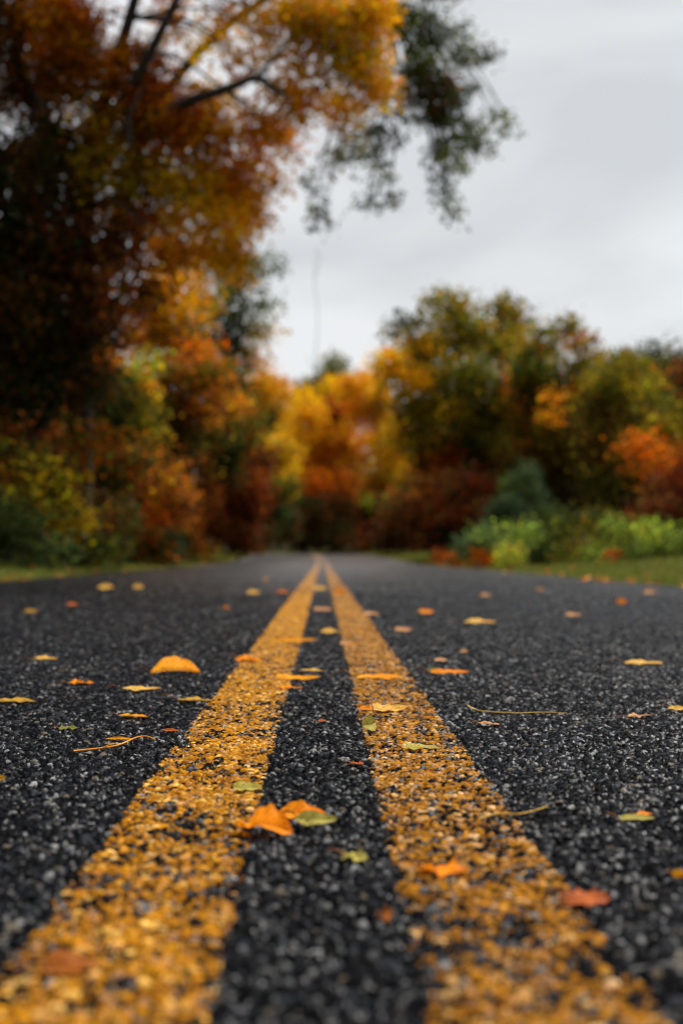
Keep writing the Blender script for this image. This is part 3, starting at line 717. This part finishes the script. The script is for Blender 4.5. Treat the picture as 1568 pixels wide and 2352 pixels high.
tree('small_shrub', 'tiny red seedling plant at the verge edge, left one of the pair near the oaks', 'shrub', [
    (1010, 1277, 6, 3, 'red rust', 1.2)], 34, base=(3.1, 34), r0=.015, leaf=.06, density=2.2)

# a thin bare dead stem standing against the sky
def dead_stem():
    d = 98; b = at(722, 1260, d)
    root = bpy.data.objects.new('dead_tree', None); link(root)
    root.location = (b[0], d, float(ground_z(b[0], d)))
    rp = np.array(root.location)
    tag(root, 'thin bare dead stem standing alone against the grey sky above the road end', 'tree')
    T = Tubes()
    T.add(smooth_path([rp, at(718, 1050, d), at(722, 850, d), at(730, 740, d), at(722, 640, d), at(728, 565, d)], 16) - rp, np.linspace(.035, .012, 16), 6)
    T.add(smooth_path([at(722, 850, d), at(712, 840, d), at(706, 815, d)], 5) - rp, np.linspace(.025, .01, 5), 4)
    T.add(smooth_path([at(722, 640, d), at(735, 600, d), at(736, 575, d)], 5) - rp, np.linspace(.02, .008, 5), 4)
    link(bpy.data.objects.new('trunk', T.mesh('trunk', M_BARK)), root)
dead_stem()

# ---- the woods behind, as single trees (copies of three kinds)
def generic(name, label, cat, pals, h, rad, x, y, r0, leaf, group, density=1.4):
    r = np.random.default_rng(int(abs(x * 31 + y * 7)))
    TREE_N[0] += 1
    rp = np.array([x, y, float(ground_z(x, y)) - .05])
    root = bpy.data.objects.new(name, None); link(root); root.location = rp
    tag(root, label, cat, group)
    cl = []
    for i in range(13):
        zz = h * (.22 + .72 * i / 12)
        rr = rad * (.55 + .35 * math.sin(math.pi * min(1, (zz / h) ** 1.1)))
        a = i * 2.4
        cl.append((np.array([math.cos(a) * rad * .42 * (1 - .5 * i / 12), math.sin(a) * rad * .42 * (1 - .5 * i / 12), zz]), (rr * .7, rr * .7, h * .12), pals, 1.0))
    v, f, k, tips = crown_arrays(cl, leaf, density, 5000 + TREE_N[0])
    T = Tubes(); path = smooth_path([(0, 0, 0), (.1, 0, h * .4), (-.05, .1, h * .95)], 8)
    T.add(path, np.linspace(r0, r0 * .2, 8), 7)
    for (c0, _, _, _) in cl:
        T.add(smooth_path([np.array([0, 0, c0[2] * .8]), c0 * .6 + np.array([0, 0, c0[2] * .38]), c0], 4), np.linspace(r0 * .35, r0 * .1, 4), 4)
    link(bpy.data.objects.new('trunk', T.mesh('trunk', M_BARK)), root)
    link(bpy.data.objects.new('crown', np_mesh('crown', v, f, [M_FOLIAGE], False, k)), root)
    return root
GW = 'trees of the wood behind'
LBL = ['dark green tree crowded deep in the shaded wood', 'brown and rust tree crowded deep in the shaded wood', 'orange leaved tree glimpsed through the wood behind']
protos = [
    generic('forest_tree', LBL[0], 'tree', 'darkgreen green'.split(), 9, 3.4, -8.8, 23, .17, .16, GW),
    generic('forest_tree', LBL[1], 'tree', 'brown rust darkgreen'.split(), 8.5, 3.2, -9.5, 30, .16, .16, GW),
    generic('forest_tree', LBL[2], 'tree', 'orange amber rust'.split(), 8, 3.0, -6, 99, .15, .17, GW)]
spots = [(-10, 17, 0, .9), (-13, 23, 1, 1.1), (-8.6, 36, 0, .85), (-12, 36, 1, 1.1), (-8.6, 43, 1, .8), (-12.5, 45, 0, 1.1), (-8.8, 50, 0, .85), (-9, 58, 1, .8), (-13, 57, 0, 1), (-10, 67, 1, .9), (-14, 70, 0, 1),
         (-17, 30, 0, 1.3), (-17, 42, 1, 1.3), (-11, 79, 2, .8), (-16, 85, 0, 1), (-12, 96, 1, .85), (2, 104, 1, .8), (7, 100, 0, .8), (-1.5, 110, 2, .85), (11, 92, 1, .9), (7.5, 84, 2, .8),
         (11, 66, 1, .85), (8.5, 58, 0, .75), (12.5, 55, 0, .85), (16, 60, 1, .9), (12.5, 45, 1, .75), (17, 50, 2, .8), (12.6, 38, 0, .62), (16, 42, 0, .75), (13.5, 31, 1, .55), (18, 35, 0, .7), (21, 60, 0, .85), (23, 75, 1, 1), (16, 80, 0, 1), (-20, 60, 0, 1.2), (-21, 80, 1, 1.2), (-7.2, 33, 1, .62), (-7.0, 39.5, 0, .66), (-7.2, 46.5, 1, .66), (-7.6, 54, 0, .72), (-7.8, 62, 1, .75), (-3, 99, 2, .7), (4.5, 96, 1, .75), (10, 74, 0, .8), (9, 50, 0, .62)]
for i, (x, y, kind, sc) in enumerate(spots):
    copy_tree(protos[kind], x, y, i * 1.7, sc, LBL[kind], GW)

# ------------------------------------------------------------------ grass verges and litter
def verge_points(n, side, y0, y1, wmax, seed):
    r = np.random.default_rng(seed)
    y = y0 * (y1 / y0) ** r.random(n)
    u = r.random(n) ** 1.3 * wmax
    x = road_c(y) + (RW_R + .04 + u if side > 0 else -(RW_L + .04 + u))
    return x, y, u, r

def grass(side, n, seed, y0=3, y1=95, wmax=2.6):
    x, y, u, r = verge_points(n, side, y0, y1, wmax, seed)
    z = ground_z(x, y) - .005
    size = 1 + (y / 25)
    h = (.025 + .045 * r.random(n)) * (.5 + .7 * sstep(0, .5, u)) * (1 + .7 * sstep(.8, 2.2, u)) * (.7 + .6 * vnoise(x, y, .4, 71))
    wd = .0045 * size
    a = r.random(n) * 2 * math.pi
    lean = r.normal(size=(n, 2)) * .5 * h[:, None]
    b1 = np.stack([x - np.cos(a) * wd, y - np.sin(a) * wd, z], 1); b2 = np.stack([x + np.cos(a) * wd, y + np.sin(a) * wd, z], 1)
    tp = np.stack([x + lean[:, 0], y + lean[:, 1], z + h], 1)
    v = np.stack([b1, b2, tp], 1).reshape(-1, 3)
    p = np.array([(.13, .16, .02), (.09, .12, .016), (.22, .23, .03), (.28, .20, .045)])
    c_ = p[r.choice(4, n, p=[.38, .3, .22, .10])] * (.7 + .6 * r.random((n, 1)))
    me = np_mesh('grass', v, np.arange(n * 3).reshape(-1, 3), [M_GRASS], False, np.repeat(c_, 3, 0))
    tag(link(bpy.data.objects.new('grass', me)),
        'short rough grass on the %s verge of the road' % ('right' if side > 0 else 'left'), 'grass', kind='stuff')
grass(1, 130000, 81); grass(-1, 110000, 82)

def litter():
    vs, fs, cs = [], [], []; n0 = 0
    for side, n, sd in ((1, 230, 91), (-1, 230, 92)):
        x, y, u, r = verge_points(n, side, 6, 95, 2.4, sd)
        # a drift of leaves collects along the asphalt edge
        x = np.where(r.random(n) < .45, road_c(y) + side * ((RW_R if side > 0 else RW_L) + .12 * r.normal(size=n)), x)
        z = ground_z(x, y) + .03 + .012 * r.random(n)
        cen = np.stack([x, y, z], 1)
        base = np.array([(.75, .30, .03), (.60, .20, .02), (.42, .10, .02), (.7, .45, .08), (.25, .10, .03)])[r.integers(0, 5, n)]
        v, f, c_ = leaf_cloud(cen, np.full((n, 1), .004), base, 1, .06, .0, sd)
        vs.append(v); fs.append(f + n0); cs.append(c_); n0 += len(v)
    me = np_mesh('leaf_litter', np.concatenate(vs), np.concatenate(fs), [M_FOLIAGE], False, np.concatenate(cs))
    tag(link(bpy.data.objects.new('leaf_litter', me)), 'scattered orange and brown leaf litter caught in the verge grass', 'leaf litter', kind='stuff')
litter()

# ------------------------------------------------------------------ fallen leaves on the asphalt
LC = dict(orange=((.95, .30, .003), (.84, .18, .002)), gold=((.92, .38, .004), (.80, .23, .003)), pale=((.86, .50, .10), (.74, .36, .05)),
          mustard=((.62, .34, .04), (.42, .20, .02)), rust=((.62, .15, .02), (.38, .08, .015)), yg=((.52, .44, .09), (.34, .27, .05)),
          green=((.24, .24, .04), (.17, .14, .03)), red=((.56, .15, .035), (.40, .08, .02)), tan=((.70, .36, .16), (.50, .22, .08)), brown=((.42, .12, .012), (.24, .07, .012)))

def leaf_mesh(shape, L_, W_, arch, fold, ruffle, roll, twist, pal, r):
    """blade in local metres; long axis x; returns arrays with the blade resting on z=0"""
    A, B = np.array(LC[pal][0]), np.array(LC[pal][1])
    if shape == 'lobed':
        nt_, nr = 72, 9
        th = np.linspace(0, 2 * math.pi, nt_, endpoint=False)
        lob = .52 + .26 * np.abs(np.cos(2.5 * th)) ** .8 + .16 * np.cos(th) + .05 * np.cos(15 * th) + .05 * r.normal(size=nt_) * .5
        rho = np.linspace(0.02, 1, nr)
        RR, TH = np.meshgrid(rho, th)
        U = RR * lob[:, None] * np.cos(TH); V = RR * lob[:, None] * np.sin(TH)
        vein = np.exp(-(np.abs(np.sin(2.5 * TH)) * RR * 7) ** 2)
        n1, n2 = U.shape; idx = np.arange(n1 * n2).reshape(n1, n2)
        nx = np.roll(idx, -1, 0)
        f = np.stack([idx[:, :-1], idx[:, 1:], nx[:, 1:], nx[:, :-1]], -1).reshape(-1, 4)
        rim = RR
    else:
        ns, nv = 41, 15
        s = np.linspace(0, 1, ns); t = np.linspace(-.12 if shape == 'half' else -1, 1, nv)
        if shape == 'sliver':
            hw = np.sin(math.pi * s) ** .8 * (1 + .15 * np.sin(s * 23))
        else:
            hw = np.sin(math.pi * s ** .92) ** .8 * .95 if shape == 'half' else np.sin(math.pi * s ** .82) ** .75 * (1 - .25 * s) * 1.12
            hw = hw * (1 + .05 * (((s * 15) % 1) - .5)) + .02 * np.sin(s * 31) * hw
        S, T_ = np.meshgrid(s, t, indexing='ij')
        U = S * 2 - 1; V = T_ * hw[:, None]
        vein = np.exp(-(T_ * 9) ** 2) + .7 * np.exp(-((((S * 9 - np.abs(T_) * 2.2) % 1) - .5) * 9) ** 2) * (np.abs(T_) < .9)
        rim = np.maximum(np.abs(T_), np.abs(U))
        n1, n2 = U.shape; idx = np.arange(n1 * n2).reshape(n1, n2)
        f = np.stack([idx[:-1, :-1], idx[:-1, 1:], idx[1:, 1:], idx[1:, :-1]], -1).reshape(-1, 4)
    x = U * L_ / 2; y = V * W_ / 2
    y = y + .12 * W_ * (U ** 2 - .3) * (1 if r.random() < .5 else -1)
    z = arch * L_ * (1 - U ** 2) + fold * np.abs(y) + ruffle * W_ * (.5 * np.sin(U * 5 + r.random() * 6) * V + .35 * np.sin(U * 11 + 2) * V ** 2)
    z = z + .025 * W_ * vein * -1
    th = roll + twist * U
    y2 = y * np.cos(th) - z * np.sin(th); z2 = y * np.sin(th) + z * np.cos(th)
    m = np.clip(.5 + .5 * vnoise(U * 3 + r.random() * 50, V * 3, .9, 5) - .45 + .25 * U, 0, 1)
    spots_ = (vnoise(U * 14 + r.random() * 40, V * 14, 1.0, 8) > .74) * sstep(.2, .8, vnoise(U * 2 + 11, V * 2, 1.0, 6))
    col = A * (1 - m[..., None]) + B * m[..., None]
    col = col * (1 - .42 * np.clip(vein, 0, 1))[..., None] * (1 - .7 * spots_)[..., None] * (1 - .30 * sstep(.82, 1, rim))[..., None]
    pts = np.stack([x.ravel(), y2.ravel(), z2.ravel()], 1)
    ends = pts[idx[0, n2 // 2]] if shape != 'lobed' else pts[idx[n1 // 2, n2 - 1]]
    return pts, f, col.reshape(-1, 3), ends

G_F = 'fallen leaves on the asphalt'
LEAF_N = [0]
def fallen_leaf(px, py, w_, h_, pal, label, shape='ovate', arch=.0, fold=.25, ruffle=.12, phi=None, ratio=None, stem=True, flip=False, twist=.0, lift=0.0):
    """w_, h_: seen width and height in survey units, turned into metres at the leaf's own place"""
    LEAF_N[0] += 1
    r = np.random.default_rng(9000 + LEAF_N[0] * 7)
    d = F * CAM_H / (py - 1276.5)
    mpp = d / F
    X, Y = (px - 740) * mpp, d
    if phi is None: phi = r.normal() * .25
    L_ = w_ * mpp / max(.55, abs(math.cos(phi)))
    ratio = ratio or (.85 if shape == 'lobed' else (.12 if shape == 'sliver' else .48))
    W_ = L_ * ratio
    hm = h_ * mpp
    g = CAM_H / d                                     # seen height of flat ground per metre of depth
    st = r.bit_generator.state
    for roll in np.arange(0, 1.3, .06):
        r.bit_generator.state = st
        pts, f, col, base = leaf_mesh(shape, L_, W_, arch, fold, ruffle, -roll if flip else roll, twist, pal, r)
        ext = np.ptp(pts[:, 2] + pts[:, 1] * g * math.cos(phi) + pts[:, 0] * g * math.sin(phi))
        if ext >= hm: break
    if ext > hm * 1.05:                               # flatter, then narrower, until it is as low as seen
        k = max(.3, min(1, hm / ext)); pts[:, 2] *= k
        ext = np.ptp(pts[:, 2] + pts[:, 1] * g); k2 = max(.45, min(1, hm / ext)); pts[:, 1] *= k2; pts[:, 2] *= k2
        base = base * np.array([1, k2, k * k2])
    zmin = np.percentile(pts[:, 2], 3)
    pts[:, 2] -= zmin; base = base - np.array([0, 0, zmin])
    me = np_mesh('fallen_leaf', pts, f, [M_LEAF], True, col)
    o = link(bpy.data.objects.new('fallen_leaf', me))
    o.location = (X, Y, float(road_z(X, Y)) + .0016 + lift)
    o.rotation_euler = (0, 0, phi + (math.pi if flip else 0))
    tag(o, label, 'leaf', G_F)
    if stem and w_ > 22 and shape != 'sliver':
        T = Tubes(); s = 1 if base[0] > 0 else -1
        sl = L_ * (.3 + .25 * r.random())
        T.add(smooth_path([base, base + np.array([s * sl * .5, r.normal() * .1 * sl, sl * (.1 + .2 * r.random())]), base + np.array([s * sl, r.normal() * .3 * sl, sl * (.15 * r.normal())])], 8),
              np.linspace(.0008, .0006, 8), 5)
        sm = T.mesh('stem', M_STEM)
        link(bpy.data.objects.new('stem', sm), o)
    return o

FL = fallen_leaf
FL(405, 1545, 116, 42, 'gold', 'large golden leaf arched up like a dome on the left lane', shape='half', arch=.03, fold=.1, phi=.05, ratio=.95, ruffle=.05, twist=-.05)
FL(108, 1512, 60, 10, 'pale', 'small yellow leaf with upturned stalk, farther left of the golden dome leaf', phi=.1)
FL(190, 1568, 64, 12, 'orange', 'small rusty orange crumpled leaf left of the golden dome leaf', ruffle=.4)
FL(328, 1584, 90, 12, 'pale', 'pale yellow curled leaf just in front of the golden dome leaf', arch=-.06, ratio=.3, phi=.1)
FL(42, 1610, 100, 12, 'mustard', 'long mustard leaf lying at the left edge of the picture', phi=.0, ratio=.35)
FL(452, 1609, 84, 11, 'mustard', 'flat mustard leaf touching the left side of the left yellow line', ratio=.4)
FL(310, 1645, 74, 9, 'gold', 'thin flat orange leaf below the pale curled leaf', ratio=.35)
FL(162, 1673, 42, 12, 'green', 'tiny greenish crumpled leaf on the dark left lane', ruffle=.3)
FL(276, 1697, 62, 7, 'gold', 'short thin yellow leaf sliver above the long orange twig', 'sliver', phi=.05)
FL(393, 1678, 46, 7, 'rust', 'tiny rusty leaf crumb between the mustard leaf and the orange twig', 'sliver', ratio=.2)
FL(6, 1790, 32, 22, 'mustard', 'yellow leaf cut off by the left picture edge', fold=.4)
FL(562, 1517, 80, 18, 'orange', 'ragged orange leaf on the left edge of the left yellow line', 'lobed', ruffle=.3, ratio=.6)
FL(675, 1472, 110, 9, 'gold', 'long narrow orange leaf across the right edge of the left yellow line', 'sliver', phi=0)
FL(685, 1560, 104, 14, 'gold', 'yellow curved leaf with upturned tip between the two yellow lines', arch=-.05, ratio=.3, phi=-.06)
FL(664, 1580, 64, 10, 'orange', 'little orange leaf just in front of the yellow curved one', ruffle=.3)
FL(717, 1541, 60, 7, 'pale', 'small pale thin leaf behind the yellow curved one between the lines', ratio=.3)
FL(876, 1558, 118, 13, 'gold', 'long yellow orange leaf lying across the right yellow line', ratio=.28, phi=-.05, arch=-.02)
FL(893, 1632, 92, 20, 'pale', 'pale yellow cupped leaf on the left edge of the right yellow line', arch=-.07, ratio=.42, phi=.12)
FL(846, 1630, 44, 12, 'orange', 'small orange leaf partly under the pale cupped leaf', ratio=.4)
FL(846, 1676, 34, 46, 'yg', 'yellow green leaf standing on edge beside the right yellow line', phi=.95, ratio=.62, fold=.5, arch=.05)
FL(966, 1719, 92, 14, 'yg', 'dull yellow green leaf lying flat on the right yellow line', ratio=.35)
FL(814, 1755, 46, 11, 'red', 'small reddish torn leaf on the dark strip between the lines', 'lobed', ruffle=.3)
FL(570, 1812, 68, 24, 'yg', 'yellow green leaf on the right edge of the left yellow line', fold=.3, ratio=.55)
FL(612, 1908, 132, 74, 'orange', 'bright orange folded leaf, foremost of the three leaves between the lines', arch=.07, fold=.45, ratio=.85, phi=-.30, ruffle=.16, twist=.45)
FL(694, 1872, 112, 44, 'orange', 'orange leaf tucked behind the bright folded one between the lines', arch=.08, fold=.3, ratio=.55, phi=-.2)
FL(727, 1896, 98, 36, 'yg', 'pale yellow green leaf resting against the two orange leaves', arch=.03, ratio=.4, phi=-.12, lift=.002)
FL(806, 1972, 82, 36, 'yg', 'crinkled yellow green leaf alone on the dark strip between the lines', 'lobed', ruffle=.45, ratio=.7)
FL(1000, 2000, 140, 52, 'orange', 'orange lobed leaf lying on the left side of the right yellow line', 'lobed', ruffle=.35, ratio=.8, phi=-.35, fold=.2)
FL(1326, 2072, 150, 44, 'red', 'pinkish red leaf at the right edge of the right yellow line', 'lobed', ruffle=.25, ratio=.62, phi=-.12, fold=.15)
FL(886, 2108, 34, 50, 'brown', 'small brown green leaf, nearest one on the dark strip between the lines', phi=1.1, ratio=.5, fold=.4)
FL(150, 2222, 165, 60, 'brown', 'blurred rusty leaf on the left yellow line, nearest of all', 'lobed', ruffle=.2, ratio=.6, phi=.35)
FL(1460, 1882, 86, 14, 'yg', 'long pale green leaf on the right lane near the picture edge', ratio=.25, phi=0)
FL(1476, 1872, 40, 12, 'orange', 'small orange leaf touching the long pale green one', ratio=.5)
FL(1032, 1546, 92, 12, 'orange', 'narrow orange leaf on the right lane beside the right yellow line', ratio=.26, phi=0)
FL(998, 1543, 34, 12, 'green', 'tiny green leaf at the left end of the narrow orange one', ratio=.5)
FL(1478, 1524, 92, 12, 'pale', 'pale orange elliptical leaf far out on the right lane', ratio=.34, phi=0)
FL(1466, 1646, 62, 13, 'tan', 'crumpled tan leaf on the right lane near the edge', ruffle=.35)
FL(1556, 1630, 46, 12, 'pale', 'yellow leaf cut off by the right picture edge', ratio=.4, phi=-.1)
FL(1120, 1664, 48, 9, 'tan', 'small tan leaf under the long straw on the right lane')
FL(1012, 1518, 32, 9, 'tan', 'tiny tan leaf just above the narrow orange leaf on the right lane')
FL(1102, 1430, 76, 13, 'pale', 'yellow elliptical leaf in the middle of the right lane', ratio=.4, phi=0)
FL(1316, 1413, 36, 10, 'tan', 'small orange tan leaf in the far right lane')
FL(1428, 1384, 26, 14, 'orange', 'glowing orange curled leaf standing up far out on the right lane', fold=.5)
FL(1240, 1355, 20, 14, 'tan', 'small tan upright leaf near the right road edge', fold=.5)
FL(1493, 1358, 30, 10, 'tan', 'orange tan leaf at the right road edge, nearest the picture border')
FL(926, 1449, 42, 11, 'tan', 'tan leaf just right of the right yellow line, far part')
FL(979, 1408, 36, 11, 'orange', 'dull orange leaf between the right line and the yellow elliptical leaf')
FL(1115, 1368, 26, 9, 'tan', 'small faint leaf above the yellow elliptical leaf on the right lane')
FL(583, 1363, 32, 11, 'pale', 'pale yellow leaf left of where the yellow lines narrow')
FL(246, 1349, 38, 13, 'pale', 'yellow leaf near the left verge, left one of two')
FL(320, 1349, 26, 12, 'pale', 'yellow leaf near the left verge, right one of two')
FL(735, 1355, 34, 12, 'pale', 'pale leaf between the narrowing yellow lines, farthest of all there')
FL(757, 1453, 42, 13, 'pale', 'pale leaf between the yellow lines in the middle distance')
FL(852, 1412, 40, 9, 'tan', 'flat tan leaf on the right yellow line, far part')
FL(521, 1398, 16, 10, 'orange', 'tiny orange curled leaf on the left lane, middle distance', fold=.5)
FL(795, 1480, 30, 10, 'tan', 'little tan leaf at the inner edge of the right yellow line')
FL(1556, 2014, 36, 22, 'gold', 'small gold leaf in the foreground at the right picture border', fold=.4)
FL(780, 1362, 26, 12, 'orange', 'small orange leaf on the right yellow line near its far end')
FL(612, 1333, 18, 8, 'tan', 'faint tan leaf left of the far end of the yellow lines')
FL(650, 1362, 34, 9, 'rust', 'rusty leaf on the outer edge of the left yellow line, far part')
FL(76, 1405, 30, 11, 'mustard', 'mustard leaf on the far left lane, nearest the picture border')
FL(170, 1388, 26, 9, 'rust', 'dull rusty leaf on the far left lane')
FL(742, 1402, 46, 9, 'tan', 'thin tan leaf across the gap between the yellow lines')
FL(740, 1657, 22, 7, 'red', 'tiny red leaf scrap on the dark strip between the lines')
FL(1065, 1498, 20, 7, 'tan', 'tiny leaf scrap behind the narrow orange leaf')

def strand(name, ctrl, rad, mat, label, cat, forks=()):
    """ctrl: survey points on or just above the asphalt: (px, py, height)"""
    P = []
    for (px, py, hh) in ctrl:
        d = F * CAM_H / (py - 1276.5); P.append(((px - 740) * d / F, d, float(road_z((px - 740) * d / F, d)) + .003 + hh))
    P = np.array(P); o0 = P[0].copy()
    T = Tubes(); pp = smooth_path(P, 24) - o0
    T.add(pp, np.linspace(rad, rad * .6, 24), 6)
    me = T.mesh(name, mat)
    o = link(bpy.data.objects.new(name, me)); o.location = o0
    tag(o, label, cat)
    for k, (i, dx, dy, dz) in enumerate(forks):
        T2 = Tubes(); a = pp[i]
        T2.add(smooth_path([a, a + np.array([dx * .5, dy * .5, dz * .7]), a + np.array([dx, dy, dz])], 6), np.linspace(rad * .8, rad * .4, 6), 5)
        link(bpy.data.objects.new('side_shoot', T2.mesh('side_shoot', mat)), o)
    return o
M_TWIG = bark_material('orange_twig', (.5, .17, .02), (.78, .36, .04))
strand('twig', [(174, 1727, 0), (225, 1724, .001), (275, 1718, .002), (315, 1709, .006), (340, 1706, .006), (360, 1710, .004)], .0012, M_TWIG, 'long orange twig with a fine fork lying on the left lane', 'twig', forks=((6, .012, .0, .004), (10, -.018, -.004, .001)))
strand('straw', [(1072, 1630, .004), (1100, 1637, .001), (1180, 1641, .0), (1240, 1641, .001), (1300, 1643, .001)], .0009, M_STRAW, 'long straight straw lying across the right lane', 'straw')
strand('grass_blade', [(1098, 1885, 0), (1140, 1880, .002), (1190, 1880, .002), (1225, 1875, .003), (1255, 1868, .004)], .0010, M_STRAW, 'curved pale grass blade crossing the right edge of the right yellow line', 'grass blade')
strand('leaf_stalk', [(862, 1645, 0), (856, 1640, .004), (853, 1632, .012), (856, 1628, .018)], .0012, M_STEM, 'dark curled stalk sticking up beside the pale cupped leaf', 'stalk')
